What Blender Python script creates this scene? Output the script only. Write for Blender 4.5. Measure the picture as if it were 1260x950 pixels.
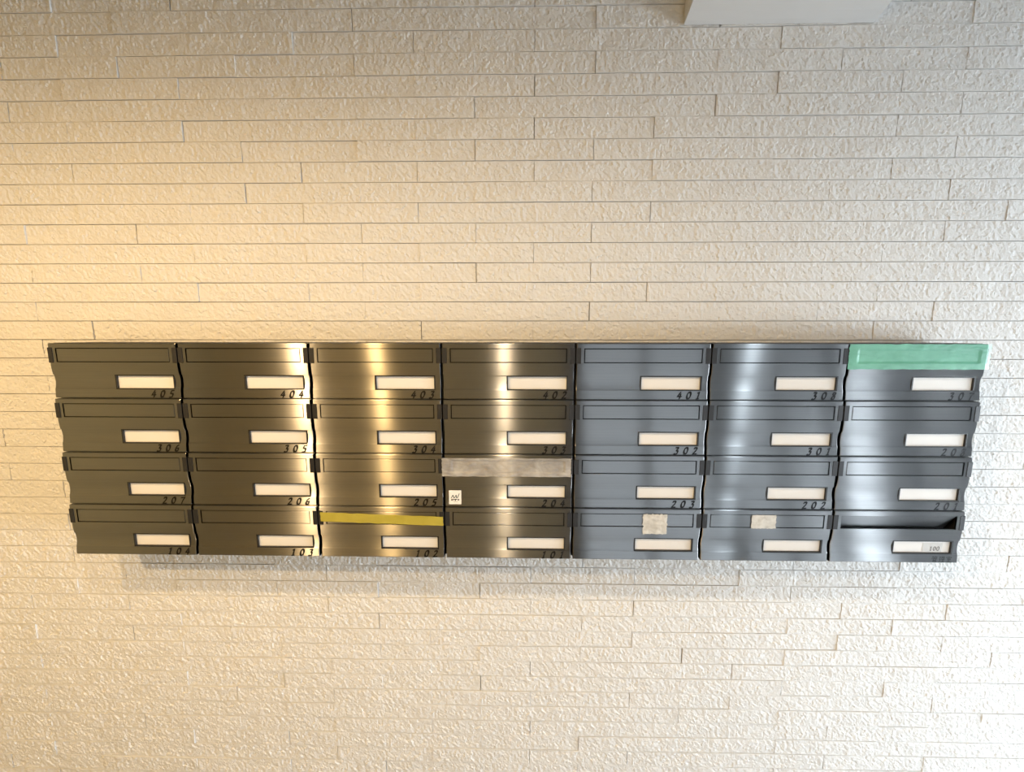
import bpy, bmesh, math, random
from mathutils import Vector, Matrix, noise

# ------------------------------------------------------------------ camera, light, exposure
S = bpy.context.scene
for o in list(bpy.data.objects):
    bpy.data.objects.remove(o, do_unlink=True)
COL = S.collection

TW, TH = 0.300, 0.300 / 5.9497        # tile pitch
LINE0 = 46 * TH                       # height of joint line 0 (46 courses above the floor)
CEIL = LINE0 + 3 * TH


def zrow(r):
    return LINE0 - r * TH


cam_d = bpy.data.cameras.new('camera')
cam = bpy.data.objects.new('camera', cam_d)
COL.objects.link(cam)
cam_d.sensor_fit = 'HORIZONTAL'
cam_d.sensor_width = 36.0
cam_d.lens = 488.18 / 1260 * 36.0
cam_d.clip_start = 0.02
_r = Vector((0.999845, 0.0175914, 0.00053571))
_d = Vector((0.00277811, -0.1276959, -0.9918095))
_f = Vector((-0.01737895, 0.9916573, -0.127725))
_m = Matrix((_r, -_d, -_f)).transposed().to_4x4()
_m.translation = Vector((-0.0367, -1.07516, LINE0 - 0.79334))
cam.matrix_world = _m
S.camera = cam

S.view_settings.view_transform = 'Standard'
S.view_settings.look = 'None'
S.view_settings.gamma = 1.0
S.view_settings.use_curve_mapping = False
S.view_settings.exposure = 0.93

W = bpy.data.worlds.new('daylight_sky')
S.world = W
W.use_nodes = True
_bg = W.node_tree.nodes['Background']
_bg.inputs[0].default_value = (0.80, 0.90, 1.0, 1)
_bg.inputs[1].default_value = 0.8


def area_light(name, loc, rot, sx, sy, power, color, spread=180):
    l = bpy.data.lights.new(name, 'AREA')
    l.shape = 'RECTANGLE'
    l.size, l.size_y = sx, sy
    l.energy = power
    l.color = color
    l.spread = math.radians(spread)
    o = bpy.data.objects.new(name, l)
    o.location = loc
    o.rotation_euler = rot
    COL.objects.link(o)
    return o


RX = 4.1       # right end of the lobby (glazed)
FY = -2.4      # wall facing the mailboxes
LX = -2.7      # left wall
# daylight through the glass doors facing the mailboxes, plus an added low cool fill
area_light('added_low_fill', (1.55, FY - 0.20, 0.47), (math.radians(90), 0, 0), 2.1, 0.84, 12, (0.82, 0.92, 1.0))  # added fill behind invented floor-level panes, brightens the lower wall
area_light('daylight_door_glass', (2.79, FY - 0.20, 0.80), (math.radians(80), 0, 0), 0.34, 1.5, 16, (0.82, 0.92, 1.0), 140)
area_light('daylight_window_glass', (3.40, FY - 0.20, 0.80), (math.radians(80), 0, 0), 0.40, 1.5, 20, (0.82, 0.92, 1.0), 140)
area_light('daylight_side_glazing', (RX + 0.25, -1.1, 0.75), (0, math.radians(80), 0), 1.3, 2.0, 46, (0.82, 0.92, 1.0), 105)

# ------------------------------------------------------------------ helpers


def link(name, me, parent=None, mats=()):
    o = bpy.data.objects.new(name, me)
    for m in mats:
        if me is not None and m.name not in [x.name for x in me.materials if x]:
            me.materials.append(m)
    COL.objects.link(o)
    if parent is not None:
        o.parent = parent
    return o


def tag(o, label, cat, group=None):
    o['label'] = label
    o['category'] = cat
    if group:
        o['group'] = group
    return o


def structure(o):
    o['kind'] = 'structure'
    return o


def mesh_from(bm, name, smooth=False):
    me = bpy.data.meshes.new(name)
    bmesh.ops.recalc_face_normals(bm, faces=bm.faces)
    bm.to_mesh(me)
    bm.free()
    if smooth:
        for p in me.polygons:
            p.use_smooth = True
    return me


def add_box(bm, x0, x1, y0, y1, z0, z1):
    v = [bm.verts.new(c) for c in ((x0, y0, z0), (x1, y0, z0), (x1, y1, z0), (x0, y1, z0),
                                   (x0, y0, z1), (x1, y0, z1), (x1, y1, z1), (x0, y1, z1))]
    for f in ((0, 3, 2, 1), (4, 5, 6, 7), (0, 1, 5, 4), (1, 2, 6, 5), (2, 3, 7, 6), (3, 0, 4, 7)):
        bm.faces.new([v[i] for i in f])
    return v


def box_mesh(name, *b, bevel=0.0):
    bm = bmesh.new()
    add_box(bm, *b)
    if bevel:
        bmesh.ops.bevel(bm, geom=bm.edges[:], offset=bevel, segments=2, affect='EDGES')
    return mesh_from(bm, name)


# ------------------------------------------------------------------ materials


def new_mat(name):
    m = bpy.data.materials.new(name)
    m.use_nodes = True
    nt = m.node_tree
    return m, nt, nt.nodes['Principled BSDF'], nt.nodes, nt.links


def simple(name, col, rough=0.6, metal=0.0, var=0.04, scale=30):
    m, nt, b, N, L = new_mat(name)
    tc = N.new('ShaderNodeTexCoord')
    nz = N.new('ShaderNodeTexNoise')
    nz.inputs['Scale'].default_value = scale
    nz.inputs['Detail'].default_value = 4
    L.new(tc.outputs['Object'], nz.inputs['Vector'])
    mx = N.new('ShaderNodeMix')
    mx.data_type = 'RGBA'
    mx.inputs[6].default_value = (*[c * (1 - var) for c in col], 1)
    mx.inputs[7].default_value = (*[min(1, c * (1 + var)) for c in col], 1)
    L.new(nz.outputs['Fac'], mx.inputs[0])
    L.new(mx.outputs[2], b.inputs['Base Color'])
    b.inputs['Roughness'].default_value = rough
    b.inputs['Metallic'].default_value = metal
    return m


def make_stone():
    m, nt, b, N, L = new_mat('white_split_face_tile')
    tc = N.new('ShaderNodeTexCoord')
    oi = N.new('ShaderNodeObjectInfo')
    n1 = N.new('ShaderNodeTexNoise')
    n1.inputs['Scale'].default_value = 9
    n1.inputs['Detail'].default_value = 5
    L.new(tc.outputs['Object'], n1.inputs['Vector'])
    mx = N.new('ShaderNodeMix')
    mx.data_type = 'RGBA'
    mx.inputs[6].default_value = (0.74, 0.735, 0.72, 1)
    mx.inputs[7].default_value = (0.84, 0.84, 0.83, 1)
    L.new(n1.outputs['Fac'], mx.inputs[0])
    L.new(mx.outputs[2], b.inputs['Base Color'])
    b.inputs['Roughness'].default_value = 0.75
    b.inputs['Specular IOR Level'].default_value = 0.25
    n2 = N.new('ShaderNodeTexNoise')
    n2.inputs['Scale'].default_value = 150
    n2.inputs['Detail'].default_value = 5
    n2.inputs['Roughness'].default_value = 0.6
    L.new(tc.outputs['Object'], n2.inputs['Vector'])
    bp = N.new('ShaderNodeBump')
    bp.inputs['Strength'].default_value = 0.45
    bp.inputs['Distance'].default_value = 0.003
    L.new(n2.outputs['Fac'], bp.inputs['Height'])
    L.new(bp.outputs['Normal'], b.inputs['Normal'])
    return m


def make_steel():
    m, nt, b, N, L = new_mat('brushed_stainless_steel')
    N.remove(b)
    out = N['Material Output']
    g = N.new('ShaderNodeBsdfAnisotropic')
    g.distribution = 'GGX'
    g.inputs['Roughness'].default_value = 0.30
    g.inputs['Anisotropy'].default_value = 0.83
    uv = N.new('ShaderNodeUVMap')
    uv.uv_map = 'UVMap'
    tg = N.new('ShaderNodeTangent')
    tg.direction_type = 'UV_MAP'
    tg.uv_map = 'UVMap'
    L.new(tg.outputs['Tangent'], g.inputs['Tangent'])
    mp = N.new('ShaderNodeMapping')
    mp.inputs['Scale'].default_value = (5, 900, 1)
    L.new(uv.outputs['UV'], mp.inputs['Vector'])
    n1 = N.new('ShaderNodeTexNoise')
    n1.inputs['Scale'].default_value = 1
    n1.inputs['Detail'].default_value = 3
    L.new(mp.outputs['Vector'], n1.inputs['Vector'])
    mx = N.new('ShaderNodeMix')
    mx.data_type = 'RGBA'
    mx.inputs[6].default_value = (0.30, 0.303, 0.306, 1)
    mx.inputs[7].default_value = (0.38, 0.383, 0.386, 1)
    L.new(n1.outputs['Fac'], mx.inputs[0])
    L.new(mx.outputs[2], g.inputs['Color'])
    mr = N.new('ShaderNodeMapRange')
    mr.inputs['To Min'].default_value = 0.27
    mr.inputs['To Max'].default_value = 0.33
    L.new(n1.outputs['Fac'], mr.inputs['Value'])
    L.new(mr.outputs['Result'], g.inputs['Roughness'])
    L.new(g.outputs[0], out.inputs['Surface'])
    return m


def make_tape(name, col, alpha_lo, alpha_hi, scale, rough=0.3, col2=None):
    m, nt, b, N, L = new_mat(name)
    tc = N.new('ShaderNodeTexCoord')
    mp = N.new('ShaderNodeMapping')
    mp.inputs['Scale'].default_value = (1, 1, 1)
    L.new(tc.outputs['Object'], mp.inputs['Vector'])
    n1 = N.new('ShaderNodeTexNoise')
    n1.inputs['Scale'].default_value = scale
    n1.inputs['Detail'].default_value = 6
    n1.inputs['Distortion'].default_value = 0.5
    L.new(mp.outputs['Vector'], n1.inputs['Vector'])
    mr = N.new('ShaderNodeMapRange')
    mr.inputs['From Min'].default_value = 0.35
    mr.inputs['From Max'].default_value = 0.7
    mr.inputs['To Min'].default_value = alpha_lo
    mr.inputs['To Max'].default_value = alpha_hi
    L.new(n1.outputs['Fac'], mr.inputs['Value'])
    L.new(mr.outputs['Result'], b.inputs['Alpha'])
    mx = N.new('ShaderNodeMix')
    mx.data_type = 'RGBA'
    mx.inputs[6].default_value = (*col, 1)
    mx.inputs[7].default_value = (*(col2 or [min(1, c * 1.15 + 0.02) for c in col]), 1)
    L.new(n1.outputs['Fac'], mx.inputs[0])
    L.new(mx.outputs[2], b.inputs['Base Color'])
    b.inputs['Roughness'].default_value = rough
    bp = N.new('ShaderNodeBump')
    bp.inputs['Strength'].default_value = 0.35
    bp.inputs['Distance'].default_value = 0.002
    L.new(n1.outputs['Fac'], bp.inputs['Height'])
    L.new(bp.outputs['Normal'], b.inputs['Normal'])
    return m


def make_emit(name, col, strength):
    m, nt, b, N, L = new_mat(name)
    b.inputs['Base Color'].default_value = (*col, 1)
    b.inputs['Emission Color'].default_value = (*col, 1)
    b.inputs['Emission Strength'].default_value = strength
    return m


def make_glass():
    m, nt, b, N, L = new_mat('door_glass')
    out = N['Material Output']
    tr = N.new('ShaderNodeBsdfTransparent')
    gl = N.new('ShaderNodeBsdfGlossy')
    gl.inputs['Roughness'].default_value = 0.02
    fr = N.new('ShaderNodeFresnel')
    ms = N.new('ShaderNodeMixShader')
    L.new(fr.outputs[0], ms.inputs[0])
    L.new(tr.outputs[0], ms.inputs[1])
    L.new(gl.outputs[0], ms.inputs[2])
    L.new(ms.outputs[0], out.inputs['Surface'])
    return m


M_STONE = make_stone()
M_GROUT = simple('pale_grout', (0.42, 0.40, 0.37), 0.9)
M_STEEL = make_steel()
M_BODY = simple('dark_mailbox_body', (0.02, 0.02, 0.021), 0.5, 0.2)
M_BLACK = simple('black_plastic', (0.015, 0.015, 0.016), 0.45)
M_HINGE = simple('charcoal_plastic', (0.016, 0.016, 0.018), 0.45)
M_INK = simple('black_print', (0.012, 0.012, 0.013), 0.5)
M_CARD = simple('white_name_card', (0.80, 0.79, 0.77), 0.5, 0, 0.02)
M_GREYINK = simple('grey_print', (0.06, 0.06, 0.065), 0.6)
M_LABELGREY = simple('grey_label', (0.60, 0.60, 0.59), 0.5, 0, 0.02)
M_PAPER = simple('white_sticker', (0.88, 0.88, 0.86), 0.5, 0, 0.02)
M_TEAL = simple('dark_teal_print', (0.03, 0.10, 0.12), 0.6)
M_WHITE = simple('smooth_white_paint', (0.72, 0.73, 0.74), 0.45, 0, 0.02, 4)
M_CEIL = simple('matt_white_ceiling', (0.34, 0.335, 0.33), 0.9)
M_FLOOR = simple('grey_stone_floor', (0.22, 0.215, 0.21), 0.5, 0, 0.1, 6)
M_BROWN = simple('warm_brown_panelling', (0.48, 0.40, 0.21), 0.6, 0, 0.15, 5)
M_GREYWALL = simple('grey_blue_wall_panel', (0.30, 0.33, 0.36), 0.6, 0, 0.05, 4)
M_DARKFRAME = simple('dark_bronze_frame', (0.02, 0.017, 0.015), 0.5)
M_GLASS = make_glass()
M_GREEN = make_tape('green_masking_tape', (0.16, 0.52, 0.36), 0.72, 0.88, 20, 0.35, (0.20, 0.56, 0.41))
M_CLEAR = make_tape('clear_crumpled_tape', (0.52, 0.50, 0.48), 0.42, 0.68, 22, 0.25, (0.74, 0.73, 0.72))
M_YELLOW = make_tape('yellow_tape', (0.44, 0.37, 0.05), 0.9, 0.98, 25, 0.35, (0.52, 0.45, 0.08))
M_MASK = make_tape('cream_paper_tape', (0.60, 0.58, 0.53), 0.8, 0.98, 60, 0.5, (0.78, 0.77, 0.73))
M_TRIM = simple('white_lamp_trim', (0.8, 0.8, 0.78), 0.4)
M_LAMP = make_emit('warm_lamp_glass', (1.0, 0.55, 0.10), 260)
M_LAMP_COOL = make_emit('cool_lamp_glass', (0.80, 0.92, 1.0), 180)

# ------------------------------------------------------------------ tiled wall
GX, GZ = 84, 15


def tile_mesh(idx, gx, gz, w, h):
    """split-face tile: rough front, straight cut edges, 12 mm thick; origin at centre of its back"""
    off = Vector((idx * 7.31, idx * 3.17, idx * 1.93))
    bm = bmesh.new()
    grid = []
    tilt = (random.random() - .5) * 0.004
    for j in range(gz + 1):
        row = []
        for i in range(gx + 1):
            x = -w / 2 + w * i / gx
            z = -h / 2 + h * j / gz
            p = Vector((x, 0, z)) + off
            # oblique split chips: a tilted facet for each irregular cell, plus finer grain
            q = Vector((x * 105 + z * 42, idx * 9.7 + 0.5, z * 72 - x * 16)) + off
            q += 0.45 * noise.noise_vector(q * 1.3)
            cell = noise.voronoi(q)[1][0]
            r1 = noise.cell_vector(cell * 37.0)
            fac = (r1.z - .5) * 0.8 + (r1.x - .5) * 1.7 * (q.x - cell.x) + (r1.y - .5) * 1.5 * (q.z - cell.z)
            c = noise.noise(Vector((x * 210 + z * 60, idx * 3.3, z * 170)) + off)
            g = noise.noise(Vector((x * 16, idx * 2.2, z * 18)) + off)
            rough = 0.0021 * fac + 0.0005 * c + 0.0013 * g
            edge = min(j, gz - j)
            k = (0.25, 0.8)[edge] if edge < 2 else 1.0
            y = -0.012 - rough * k + tilt * (x / w)
            row.append(bm.verts.new((x, y, z)))
        grid.append(row)
    for j in range(gz):
        for i in range(gx):
            a, b, c, d = grid[j][i], grid[j][i + 1], grid[j + 1][i + 1], grid[j + 1][i]
            if (i + j + idx) % 2:
                bm.faces.new((a, b, c)); bm.faces.new((a, c, d))
            else:
                bm.faces.new((a, b, d)); bm.faces.new((b, c, d))
    # edges run back to the wall
    rim = grid[0] + [r[-1] for r in grid[1:]] + grid[-1][-2::-1] + [r[0] for r in grid[-2:0:-1]]
    back = [bm.verts.new((v.co.x, 0.0, v.co.z)) for v in rim]
    n = len(rim)
    for k in range(n):
        bm.faces.new((rim[k], back[k], back[(k + 1) % n], rim[(k + 1) % n]))
    me = bpy.data.meshes.new('split_face_tile')
    bm.normal_update()
    bm.to_mesh(me)
    bm.free()
    me.materials.append(M_STONE)
    return me


random.seed(11)
TGX, TGZ = 0.0010, 0.0017
VAR = [tile_mesh(k, GX, GZ, TW - TGX, TH - TGZ) for k in range(18)]
VAR_LO = [tile_mesh(k, 30, 6, TW - TGX, TH - TGZ) for k in range(10)]

WALL_Y = 0.012
wall = link('wall_back', box_mesh('wall_back', LX, RX, WALL_Y, WALL_Y + 0.15, 0, CEIL), None, [M_GROUT])
structure(wall)

_inv = _m.inverted()


def to_px(p):
    q = _inv @ Vector(p)
    return 630 + 488.18 * q.x / -q.z, 475 - 488.18 * q.y / -q.z, -q.z


BOX_PW, BOX_PH = 0.241855 * TW / 0.227, 0.1028388 * TW / 0.227
BOX_X0 = -0.893537 * TW / 0.227
BOX_ZT = LINE0 - 0.614798 * TW / 0.227
BOX_D = 0.1 * TW / 0.227
BX1, BZ0 = BOX_X0 + 7 * BOX_PW, BOX_ZT - 4 * BOX_PH

cells = []
for r in range(-3, 46):
    half = 0.5 if r % 2 == 0 else 0.0
    for c in range(-10, 15):
        u0 = c + half
        xc, zc = (u0 + .5) * TW, zrow(r + .5)
        if xc + TW / 2 < LX + 0.02 or xc - TW / 2 > RX - 0.02:
            continue
        # hidden wholly behind the mailboxes
        if xc - TW / 2 > BOX_X0 + .05 and xc + TW / 2 < BX1 - .05 and zc + TH / 2 < BOX_ZT - .03 and zc - TH / 2 > BZ0 + .03:
            continue
        x, y, d = to_px((xc, 0, zc))
        inside = -75 < x < 1335 and -12 < y < 962
        vis_w = max(0, min(1260, x + 75) - max(0, x - 75)) if inside else 0
        cells.append((-(vis_w / d) if inside else 1.0, xc, zc))
cells.sort()
big, rest = cells[:300], cells[300:]
rnd = random.Random(5)
for _, xc, zc in big:
    o = link('tile', VAR[rnd.randrange(len(VAR))], wall)
    o.location = (xc + rnd.uniform(-.0012, .0012), WALL_Y + 0.0 + rnd.uniform(-.0016, .0012) + 0.0008, zc)
    if rnd.random() < .5:
        o.rotation_euler = (0, math.pi, 0)
verts, faces = [], []
for _, xc, zc in rest:
    x, y, d = to_px((xc, 0, zc))
    near = -160 < x < 1420 and -60 < y < 1010
    me = rnd.choice(VAR if near else VAR_LO)
    flip = -1 if rnd.random() < .5 else 1
    dy = WALL_Y + rnd.uniform(-.0016, .0012) + 0.0008
    dx = xc + rnd.uniform(-.0012, .0012)
    b = len(verts)
    verts.extend((min(RX - .001, max(LX + .001, dx + flip * v.co.x)), dy + v.co.y, zc + flip * v.co.z) for v in me.vertices)
    faces.extend([b + i for i in p.vertices] for p in me.polygons)
me = bpy.data.meshes.new('tile_courses')
me.from_pydata(verts, [], faces)
me.materials.append(M_STONE)
rt = link('tile_courses', me, wall)
rt['kind'] = 'stuff'

# ------------------------------------------------------------------ rest of the lobby
structure(link('floor', box_mesh('floor', LX - .15, RX + 1.5, FY - 1.2, WALL_Y + .15, -0.1, 0.0), None, [M_FLOOR]))
structure(link('ceiling', box_mesh('ceiling', LX - .15, RX + .15, FY - .15, WALL_Y + .15, CEIL, CEIL + .1), None, [M_CEIL]))
structure(link('wall_left', box_mesh('wall_left', LX - .15, LX, FY, WALL_Y, 0, CEIL), None, [M_BROWN]))
structure(link('wall_front', box_mesh('wall_front', LX - .15, 0.36, FY - .15, FY, 0, CEIL), None, [M_BROWN]))
structure(link('trim_1', box_mesh('trim_1', 0.36, 0.46, FY - .15, FY + .03, 0, CEIL), None, [M_DARKFRAME]))
bm = bmesh.new()
add_box(bm, 0.46, 1.64, FY - .15, FY, 0.92, CEIL)
add_box(bm, 1.76, 2.60, FY - .15, FY, 0.92, CEIL)
add_box(bm, 1.64, 1.76, FY - .15, FY, 2.0, CEIL)
add_box(bm, 2.60, RX + .15, FY - .15, FY, 2.0, CEIL)
add_box(bm, 2.98, 3.20, FY - .15, FY, 0, 2.0)
add_box(bm, 3.60, RX + .15, FY - .15, FY, 0, 2.0)
structure(link('wall_front_entrance', mesh_from(bm, 'wall_front_entrance'), None, [M_GREYWALL]))


def glazed(name, axis, a0, a1, fixed, z0, z1, n):
    """frame with n panes; axis 'x' lies in the front wall, 'y' in the right end"""
    bm = bmesh.new()
    fw = 0.05
    w = (a1 - a0)

    def bar(p0, p1, q0, q1):
        if axis == 'x':
            add_box(bm, p0, p1, fixed - .03, fixed + .03, q0, q1)
        else:
            add_box(bm, fixed - .03, fixed + .03, p0, p1, q0, q1)
    bar(a0, a1, z0, z0 + fw); bar(a0, a1, z1 - fw, z1)
    for k in range(n + 1):
        c = a0 + fw / 2 + (w - fw) * k / n
        bar(c - fw / 2, c + fw / 2, z0 + fw, z1 - fw)
    fr = structure(link(name, mesh_from(bm, name), None, [M_DARKFRAME]))
    for k in range(n):
        p0 = a0 + fw + (w - fw) * k / n
        p1 = a0 + (w - fw) * (k + 1) / n
        if axis == 'x':
            me = box_mesh('pane', p0, p1, fixed - .004, fixed + .004, z0 + fw, z1 - fw)
        else:
            me = box_mesh('pane', fixed - .004, fixed + .004, p0, p1, z0 + fw, z1 - fw)
        link('pane', me, fr, [M_GLASS])
    return fr


glazed('added_window_1', 'x', 0.46, 1.64, FY - .08, 0, 0.92, 2)  # unseen low panes, invented to let the cool fill in
glazed('window_2', 'x', 1.64, 1.76, FY - .08, 0, 2.0, 1)
glazed('added_window_3', 'x', 1.76, 2.60, FY - .08, 0, 0.92, 2)  # more invented low panes for the same added fill
glazed('door_1', 'x', 2.60, 2.98, FY - .08, 0, 2.0, 1)
glazed('window_5', 'x', 3.20, 3.60, FY - .08, 0, 2.0, 1)
glazed('window_4', 'y', FY, WALL_Y, RX + .05, 0, 1.5, 3)
structure(link('wall_right', box_mesh('wall_right', RX, RX + .15, FY, WALL_Y, 1.5, CEIL), None, [M_GREYWALL]))


def downlight(x, y, power, size_deg, blend, label, col=(1.0, 0.66, 0.30), lens=None):
    root = bpy.data.objects.new('downlight', None)
    root.location = (x, y, CEIL)
    COL.objects.link(root)
    tag(root, label, 'lamp', 'ceiling downlights')
    bm = bmesh.new()
    n = 32
    ra, rb = .028, .045
    prof = [(ra, -.001), (ra, -.006), (rb - .004, -.006), (rb, -.001)]
    rings = [[bm.verts.new((r * math.cos(2 * math.pi * k / n), r * math.sin(2 * math.pi * k / n), z)) for k in range(n)] for r, z in prof]
    for a, b in zip(rings, rings[1:]):
        for k in range(n):
            bm.faces.new((a[k], a[(k + 1) % n], b[(k + 1) % n], b[k]))
    link('trim_ring', mesh_from(bm, 'trim_ring'), root, [M_TRIM])
    bm = bmesh.new()
    bmesh.ops.create_circle(bm, cap_ends=True, radius=ra, segments=n)
    for v in bm.verts:
        v.co.z = -.002
    link('lens', mesh_from(bm, 'lens'), root, [lens or M_LAMP])
    l = bpy.data.lights.new('downlight_beam', 'SPOT')
    l.energy = power
    l.color = col
    l.spot_size = math.radians(size_deg)
    l.spot_blend = blend
    l.shadow_soft_size = 0.03
    o = bpy.data.objects.new('downlight_beam', l)
    o.location = (0, 0, -.02)
    COL.objects.link(o)
    o.parent = root


downlight(-1.60, -1.70, 50, 177, 0.5, 'warm recessed ceiling downlight near the brown left wall', (1.0, 0.69, 0.36))
downlight(-0.89, -1.15, 20, 158, 0.8, 'warm recessed ceiling downlight above the column of box 403', (1.0, 0.66, 0.30))
downlight(-0.125, -1.15, 13, 158, 0.8, 'soft white ceiling downlight above the seam beside box 401', (1.0, 0.86, 0.66))
downlight(1.33, -1.15, 5, 158, 0.8, 'cool white ceiling downlight above box 308', (0.80, 0.91, 1.0), M_LAMP_COOL)

# white curved housing high on the wall
bm = bmesh.new()
hx0, hx1 = 0.361, 0.815
hz0 = zrow(0.93)
prof = [(-0.0, hz0)]
for k in range(1, 13):
    t = k / 12
    prof.append((-0.17 * math.sin(t * math.pi / 2) ** 1.3, hz0 + 0.15 * (1 - math.cos(t * math.pi / 2)) + 0.015 * t))
prof.append((-0.17, CEIL - .002))
prof.append((0.0, CEIL - .002))
ra = [bm.verts.new((hx0, y - .001, z)) for y, z in prof]
rb = [bm.verts.new((hx1, y - .001, z)) for y, z in prof]
for k in range(len(prof)):
    k2 = (k + 1) % len(prof)
    bm.faces.new((ra[k], rb[k], rb[k2], ra[k2]))
bm.faces.new(ra[::-1]); bm.faces.new(rb)
o = link('curved_housing', mesh_from(bm, 'curved_housing'), None, [M_WHITE])
tag(o, 'smooth white curved housing fixed high on the tiled wall below the ceiling', 'housing')

# ------------------------------------------------------------------ lettering (broad-nib strokes)
GLYPH = {
    '0': [[(.30, 1), (.08, .75), (.05, .3), (.25, 0), (.48, .2), (.55, .65), (.42, .95), (.28, 1)]],
    '1': [[(.12, .82), (.36, 1), (.32, .5), (.28, 0)], [(.12, .02), (.44, .02)]],
    '2': [[(.08, .78), (.25, 1), (.48, .85), (.42, .55), (.05, .02), (.3, .06), (.58, .02)]],
    '3': [[(.10, .9), (.3, 1), (.5, .84), (.28, .58), (.5, .4), (.42, .08), (.18, -.04), (.02, .08)]],
    '4': [[(.42, 1), (.05, .34), (.62, .34)], [(.46, .72), (.40, 0)]],
    '5': [[(.56, .98), (.22, .96), (.14, .58), (.42, .52), (.48, .22), (.28, .0), (.04, .04)]],
    '6': [[(.52, .98), (.22, .75), (.06, .3), (.25, 0), (.48, .18), (.44, .5), (.14, .42)]],
    '7': [[(.06, .95), (.30, .92), (.60, .98), (.36, .5), (.24, 0)]],
    '8': [[(.46, .92), (.26, 1), (.14, .78), (.44, .42), (.42, .08), (.20, 0), (.06, .2), (.30, .5), (.50, .78), (.46, .92)]],
}
SHARP = {'4', '7', '1'}
KANJI = {
    '管': [[(.22, 1), (.05, .78)], [(.2, .9), (.46, .9)], [(.3, .88), (.36, .76)], [(.66, 1), (.52, .78)], [(.64, .9), (.96, .9)], [(.76, .88), (.82, .76)],
          [(.5, .76), (.5, .66)], [(.08, .5), (.08, .64), (.92, .64), (.88, .5)], [(.28, .52), (.28, 0)], [(.28, .52), (.74, .52), (.74, .3), (.28, .3)], [(.28, .2), (.8, .2), (.8, .02), (.28, .02)]],
    '理': [[(.04, .9), (.4, .9)], [(.06, .52), (.38, .52)], [(.0, .08), (.42, .18)], [(.22, .9), (.22, .12)],
          [(.5, .95), (.5, .45)], [(.5, .95), (.94, .95), (.94, .45), (.5, .45)], [(.5, .7), (.94, .7)], [(.72, .95), (.72, .02)], [(.5, .24), (.96, .24)], [(.42, .02), (1, .02)]],
    '室': [[(.5, 1), (.5, .88)], [(.06, .7), (.06, .86), (.94, .86), (.9, .72)], [(.2, .68), (.8, .68)], [(.46, .68), (.26, .48), (.78, .5)], [(.64, .6), (.8, .44)], [(.5, .46), (.5, .02)], [(.2, .26), (.8, .26)], [(.04, .02), (.96, .02)]],
}


def smooth_path(p, n=5):
    if len(p) < 3:
        return p
    out = []
    q = [p[0]] + p + [p[-1]]
    for i in range(1, len(q) - 2):
        p0, p1, p2, p3 = [Vector(v) for v in q[i - 1:i + 3]]
        for k in range(n):
            t = k / n
            out.append(tuple(0.5 * ((2 * p1) + (p2 - p0) * t + (2 * p0 - 5 * p1 + 4 * p2 - p3) * t * t + (3 * p1 - p0 - 3 * p2 + p3) * t ** 3)))
    out.append(p[-1])
    return out


def strokes(bm, paths, x, z, h, nib, ang, y, shear=0.0, thin=0.35, smooth=True):
    for path in paths:
        pts = smooth_path(path) if smooth else path
        P = [Vector((x + (a + shear * b) * h, z + b * h)) for a, b in pts]
        for n in (Vector((math.cos(ang), math.sin(ang))) * nib / 2, Vector((-math.sin(ang), math.cos(ang))) * nib * thin / 2):
            for a, b in zip(P, P[1:]):
                e = (b - a).normalized() * nib * .08
                q = [a - n - e, a + n - e, b + n + e, b - n + e]
                if abs((q[1] - q[0]).cross(q[2] - q[0])) < 1e-11:
                    continue
                bm.faces.new([bm.verts.new((v.x, y(v.y) if callable(y) else y, v.y)) for v in q])


# ------------------------------------------------------------------ mailbox
PW, PH = BOX_PW - 0.0065, BOX_PH - 0.0024        # front plate
F_SLOT = (0.054, 0.946, 0.085, 0.345)            # x0,x1,top,bottom as fractions
F_NAME = (0.487, 0.957, 0.572, 0.842)


def recess(t):
    """depth of the plate face behind its top edge; t = fraction from the top"""
    if t < .36:
        return 0.0
    if t < .572:
        s = (t - .36) / .212
        return 0.0022 * s * s
    if t < .842:
        s = (t - .572) / .27
        return 0.0026 + 0.0030 * math.sin(math.pi * (0.10 + .80 * s)) - 0.0006 * s
    s = (t - .842) / .158
    return 0.0024 - 0.0014 * s


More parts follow.
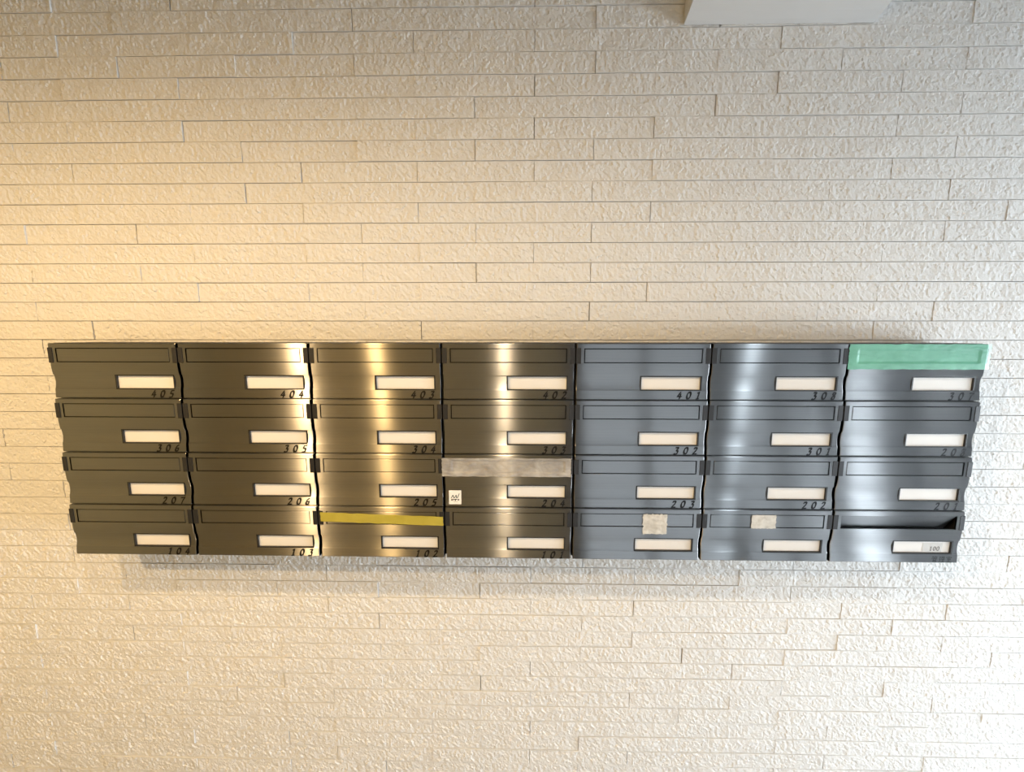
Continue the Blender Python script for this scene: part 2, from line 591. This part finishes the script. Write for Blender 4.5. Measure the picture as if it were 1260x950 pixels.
def plate_mesh():
    xs = sorted(set([0, .004, .033, F_SLOT[0], F_SLOT[1], .967, .996, 1, F_NAME[0], F_NAME[1]] + [k / 12 for k in range(1, 12)]))
    ts = [0, .012, .045, F_SLOT[2], .2, F_SLOT[3], .36, .40, .44, .48, .52, .56, F_NAME[2] - 1e-4, F_NAME[2]]
    ts += [F_NAME[2] + (F_NAME[3] - F_NAME[2]) * k / 10 for k in range(1, 11)] + [F_NAME[3] + 1e-4, .87, .91, .95, .985, 1]
    bm = bmesh.new()
    uvl = bm.loops.layers.uv.new('UVMap')
    V = [[bm.verts.new(((x - .5) * PW, recess(t) + (0.0012 if t in (0, 1) else 0) + (0.0006 if x in (0, 1) else 0), PH * (.5 - t))) for x in xs] for t in ts]
    hole_edges = []
    for j in range(len(ts) - 1):
        for i in range(len(xs) - 1):
            xm, tm = (xs[i] + xs[i + 1]) / 2, (ts[j] + ts[j + 1]) / 2
            inside = (F_SLOT[0] < xm < F_SLOT[1] and F_SLOT[2] < tm < F_SLOT[3]) or (F_NAME[0] < xm < F_NAME[1] and F_NAME[2] < tm < F_NAME[3])
            if inside:
                continue
            bm.faces.new((V[j][i], V[j + 1][i], V[j + 1][i + 1], V[j][i + 1]))
    for v in [v for v in bm.verts if not v.link_faces]:
        bm.verts.remove(v)
    bd = [e for e in bm.edges if len(e.link_faces) == 1]
    ex = bmesh.ops.extrude_edge_only(bm, edges=bd)
    for v in [g for g in ex['geom'] if isinstance(g, bmesh.types.BMVert)]:
        ox = abs(v.co.x) > PW * .499 or abs(v.co.z) > PH * .499
        v.co.y = 0.018 if ox else v.co.y + 0.004
    bmesh.ops.recalc_face_normals(bm, faces=bm.faces)
    # face normals must look to -Y
    f0 = min(bm.faces, key=lambda f: f.calc_center_median().y)
    if sum(f.normal.y for f in bm.faces) > 0:
        bmesh.ops.reverse_faces(bm, faces=bm.faces[:])
    for f in bm.faces:
        for l in f.loops:
            l[uvl].uv = (l.vert.co.x, l.vert.co.z + l.vert.co.y * .7)
    me = bpy.data.meshes.new('front_plate')
    bm.to_mesh(me)
    bm.free()
    me.materials.append(M_STEEL)
    for p in me.polygons:
        p.use_smooth = False
    return me


SX0, SX1 = (F_SLOT[0] - .5) * PW, (F_SLOT[1] - .5) * PW
SZ1, SZ0 = PH * (.5 - F_SLOT[2]), PH * (.5 - F_SLOT[3])
NX0, NX1 = (F_NAME[0] - .5) * PW, (F_NAME[1] - .5) * PW
NZ1, NZ0 = PH * (.5 - F_NAME[2]), PH * (.5 - F_NAME[3])


def flap_mesh(extra=0.0):
    """origin on the hinge line at the top of the slot"""
    g = 0.0019
    bm = bmesh.new()
    add_box(bm, SX0 + g, SX1 - g, 0.0, 0.0022, -(SZ1 - SZ0) + g - extra, -g)
    bmesh.ops.bevel(bm, geom=bm.edges[:], offset=.0005, segments=1, affect='EDGES')
    uvl = bm.loops.layers.uv.new('UVMap')
    for f in bm.faces:
        for l in f.loops:
            l[uvl].uv = (l.vert.co.x, l.vert.co.z + l.vert.co.y * .7)
    me = mesh_from(bm, 'slot_flap')
    me.materials.append(M_STEEL)
    return me


def ring_mesh():
    bm = bmesh.new()
    b = 0.0030
    y0, y1 = 0.0035, 0.0125
    x0, x1, z0, z1 = NX0, NX1, NZ0, NZ1
    add_box(bm, x0, x1, y0, y1, z1 - b, z1)
    add_box(bm, x0, x1, y0, y1, z0, z0 + b * .8)
    add_box(bm, x0, x0 + b, y0, y1, z0 + b * .8, z1 - b)
    add_box(bm, x1 - b, x1, y0, y1, z0 + b * .8, z1 - b)
    me = mesh_from(bm, 'name_holder')
    me.materials.append(M_BLACK)
    return me


def body_mesh():
    """open-fronted box, dark"""
    w, h, dpt = BOX_PW - .0012, BOX_PH - .0008, BOX_D - .0055
    t = .0015
    bm = bmesh.new()
    x0, x1, z0, z1 = -w / 2, w / 2, -h / 2, h / 2
    y0, y1 = 0.017, dpt - .004
    add_box(bm, x0, x1, y0, y1, z1 - t, z1)
    add_box(bm, x0, x1, y0, y1, z0, z0 + t)
    add_box(bm, x0, x0 + t, y0, y1, z0 + t, z1 - t)
    add_box(bm, x1 - t, x1, y0, y1, z0 + t, z1 - t)
    add_box(bm, x0 + t, x1 - t, y1 - t, y1, z0 + t, z1 - t)
    me = mesh_from(bm, 'mailbox_body')
    me.materials.append(M_BODY)
    return me


ME_FLAP_OPEN = flap_mesh(.019)
ME_PLATE, ME_FLAP, ME_RING, ME_BODY = plate_mesh(), flap_mesh(), ring_mesh(), body_mesh()
ME_CARD = box_mesh('name_card', NX0 + .003, NX1 - .003, 0.0085, 0.0105, NZ0 + .0024, NZ1 - .003)
ME_CARD.materials.append(M_CARD)
HB = [box_mesh('hinge_block', *b, bevel=.0004) for b in (
    (-PW / 2 - .0018, (.031 - .5) * PW, -.0009, .012, SZ0 - .0012, SZ1 + .001),
    ((.969 - .5) * PW, PW / 2 + .0018, -.0009, .012, SZ0 - .0012, SZ1 + .001))]
for h in HB:
    h.materials.append(M_HINGE)

NUM = [['405', '404', '403', '402', '401', '308', '307'],
       ['306', '305', '304', '303', '302', '301', '208'],
       ['207', '206', '205', '204', '203', '202', '201'],
       ['104', '103', '102', '101', '', '', 'office']]
EXTRA = {'307': ', its slot sealed with green tape', '204': ' with clear tape on its slot and a white sticker',
         '102': ' with a yellow strip across its slot'}
ROWS = ('top row', 'second row', 'third row', 'bottom row')
COLS = ('outermost at the warm-lit end', 'next to the warm-lit outer column', 'with gold light streaks', 'with one gold streak',
        'with an even blue-grey front', 'with one pale silver streak', 'outermost at the daylight end')
boxes = {}


def face_y(z):
    return recess(.5 - z / PH) - .0004


DH = 0.0165
for j in range(4):
    for i in range(7):
        num = NUM[j][i]
        root = bpy.data.objects.new('mailbox', None)
        cx, cz = BOX_X0 + (i + .5) * BOX_PW, BOX_ZT - (j + .5) * BOX_PH
        root.location = (cx, -BOX_D - .0016 * (j - 1.2), cz)
        rr = random.Random(i * 7 + j)
        root.empty_display_size = .05
        COL.objects.link(root)
        boxes[(i, j)] = root
        if num == 'office':
            lab = 'brushed steel mailbox with its slot flap pushed open and a 100 name card'
        elif num == '':
            lab = ('unnumbered steel mailbox with a tall wrinkled tape patch, beside box 101' if i == 4 else
                   'unnumbered steel mailbox with a small tape square on its slot, under box 202')
        elif num in EXTRA:
            lab = 'brushed steel mailbox numbered ' + num + EXTRA[num]
        else:
            lab = 'steel mailbox numbered %s, %s of the bank, %s' % (num, ROWS[j], COLS[i])
        tag(root, lab, 'mailbox', 'wall mailboxes in four rows of seven')
        bo = link('mailbox_body', ME_BODY, root)
        # keep every body reaching the wall although the fronts step
        bo.location.y = .0016 * (j - 1.2)
        pl = link('front_plate', ME_PLATE, root)
        fl = link('slot_flap', ME_FLAP_OPEN if num == 'office' else ME_FLAP, root)
        fl.location = (0, .0008, SZ1)
        if num == 'office':
            fl.rotation_euler = (math.radians(30), 0, 0)
            fl['label'] = 'steel flap tipped inwards, slot open'
        for h in HB:
            link('hinge_block', h, root)
        ring = link('name_holder', ME_RING, root)
        card = link('name_card', ME_CARD, ring)
        if num not in ('', 'office'):
            bm = bmesh.new()
            zb = PH * (.5 - .985)
            for k, ch in enumerate(num):
                strokes(bm, GLYPH[ch], (.766 + .0715 * k - .5) * PW, zb, DH, .0054, math.radians(35), face_y, .22, .55, smooth=ch not in SHARP)
            o = link('unit_number', mesh_from(bm, 'unit_number'), pl, [M_INK])
            o['label'] = 'black italic number ' + num
        if num == 'office':
            bm = bmesh.new()
            for k, ch in enumerate('管理室'):
                strokes(bm, KANJI[ch], (.795 + .056 * k - .5) * PW, PH * (.5 - .985), .0145, 0.0012, math.radians(60), face_y, .10, .8, False)
            o = link('office_lettering', mesh_from(bm, 'office_lettering'), pl, [M_INK])
            o['label'] = 'small black lettering 管理室'
            lm = box_mesh('printed_label', NX0 + .078, NX1 - .021, .0080, .0085, NZ0 + .0046, NZ1 - .0095)
            pr = link('printed_label', lm, ring, [M_LABELGREY])
            bm = bmesh.new()
            for k, ch in enumerate('100'):
                strokes(bm, GLYPH[ch], NX0 + .0955 + k * .0088, NZ0 + .0072, .0105, .0016, math.radians(20), .0077, 0.05, .7, ch == '0')
            link('card_number', mesh_from(bm, 'card_number'), ring, [M_GREYINK])


# ------------------------------------------------------------------ tapes and sticker


def sheet(name, i, j, x0, x1, t0, t1, nx, nz, amp, mat, label, cat, seed, skew=0.0, jag=.0008, off=.0018, wrap=0.0, press=0.0):
    """a strip of tape lying on the plate of box (i, j); x as fraction, t as fraction from the top"""
    root = boxes[(i, j)]
    bm = bmesh.new()
    sd = Vector((seed * 3.7, seed * 1.3, 0))
    G = []
    for b in range(nz + 1):
        row = []
        for a in range(nx + 1):
            fx, fz = a / nx, b / nz
            x = x0 + (x1 - x0) * fx
            t = t0 + (t1 - t0) * fz + skew * (fx - .5)
            jx = noise.noise(Vector((fz * 9, seed, fx * 2))) * jag * 1.5 if a in (0, nx) else 0
            jz = noise.noise(Vector((fx * 14, seed + 5, fz))) * jag if b in (0, nz) else 0
            X = (x - .5) * PW + jx
            Z = PH * (.5 - t) + jz
            base = recess(min(1, max(0, t)))
            w = noise.noise(Vector((x * 12 + t * 6, t * 14 - x * 5, seed)))
            w2 = noise.noise(Vector((x * 45, t * 22, seed + 2)))
            y = base - off - amp * (abs(w) + .5 * abs(w2))
            if press and F_SLOT[0] + .004 < x < F_SLOT[1] - .004 and F_SLOT[2] + .02 < t < F_SLOT[3] - .015:
                y += press          # the film sinks onto the slot flap
            if wrap and x > 1.004:
                y = base + (x - 1.004) * PW * wrap
            row.append(bm.verts.new((X, y, Z)))
        G.append(row)
    for b in range(nz):
        for a in range(nx):
            bm.faces.new((G[b][a], G[b + 1][a], G[b + 1][a + 1], G[b][a + 1]))
    me = mesh_from(bm, name, True)
    o = link(name, me, None, [mat])
    o.location = root.location
    tag(o, label, cat)
    return o


sheet('sealing_tape', 6, 0, -.018, 1.035, .004, .445, 110, 24, .0011, M_GREEN,
      'translucent green tape sealing the slot of mailbox 307', 'tape', 1, jag=.0015, wrap=0.25, press=.0016)
sheet('sealing_tape', 3, 2, -.022, .99, .055, .405, 110, 24, .0020, M_CLEAR,
      'crumpled clear tape covering the slot of mailbox 204', 'tape', 2, jag=.0012, press=.0016)
sheet('sealing_tape', 2, 3, .012, 1.0, .135, .315, 60, 6, .0007, M_YELLOW,
      'narrow yellow tape strip across the slot of mailbox 102', 'tape', 3, skew=.07, jag=.0012)
sheet('tape_patch', 4, 3, .545, .735, .085, .475, 18, 20, .0014, M_MASK,
      'wrinkled cream tape patch hanging below the slot edge, box beside 101', 'tape', 4, jag=.003)
sheet('tape_patch', 5, 3, .375, .565, .085, .345, 18, 14, .0010, M_MASK,
      'small cream tape square on the slot flap, box below 202', 'tape', 5, jag=.002)

# white sticker with its zigzag mark
root = boxes[(3, 2)]
sx0, sx1 = (.027 - .5) * PW, (.125 - .5) * PW
st0, st1 = .685, .955
bm = bmesh.new()
n = 12
ys = [-.0012 + min(recess(st0), recess(st1), recess(.8)) for _ in range(n)]
za, zb = PH * (.5 - st0), PH * (.5 - st1)
yb = .0012
add_box(bm, sx0, sx1, yb, yb + .0006, zb, za)
st = link('sticker', mesh_from(bm, 'sticker'), None, [M_PAPER])
st.location = root.location
tag(st, 'small white square sticker with a teal zigzag mark on mailbox 204', 'sticker')
bm = bmesh.new()
w = sx1 - sx0
strokes(bm, [[(.18, .52), (.32, .78), (.40, .54), (.46, .54), (.58, .78), (.63, .54), (.70, .56), (.84, .90)]], sx0, zb, w, .0021, math.radians(20), yb - .0002, 0, .6, False)
link('zigzag_mark', mesh_from(bm, 'zigzag_mark'), st, [M_TEAL])
bm = bmesh.new()
lt = {'o': [[(.5, 1), (0, .5), (.5, 0), (1, .5), (.5, 1)]], 'n': [[(0, 0), (0, 1), (1, .6), (1, 0)]], 'p': [[(0, -.3), (0, 1), (.9, .7), (0, .3)]]}
for k, ch in enumerate('onpo'):
    strokes(bm, lt[ch], sx0 + w * (.18 + .175 * k), zb + w * .32, w * .13, .0016, .6, yb - .0002, 0, .7, False)
for k in range(4):
    strokes(bm, [[(0, 0), (1, 0)]], sx0 + w * (.34 + .1 * k), zb + w * .2, w * .05, .0008, 1.57, yb - .0002, 0, .5, False)
link('sticker_lettering', mesh_from(bm, 'sticker_lettering'), st, [M_GREYINK])
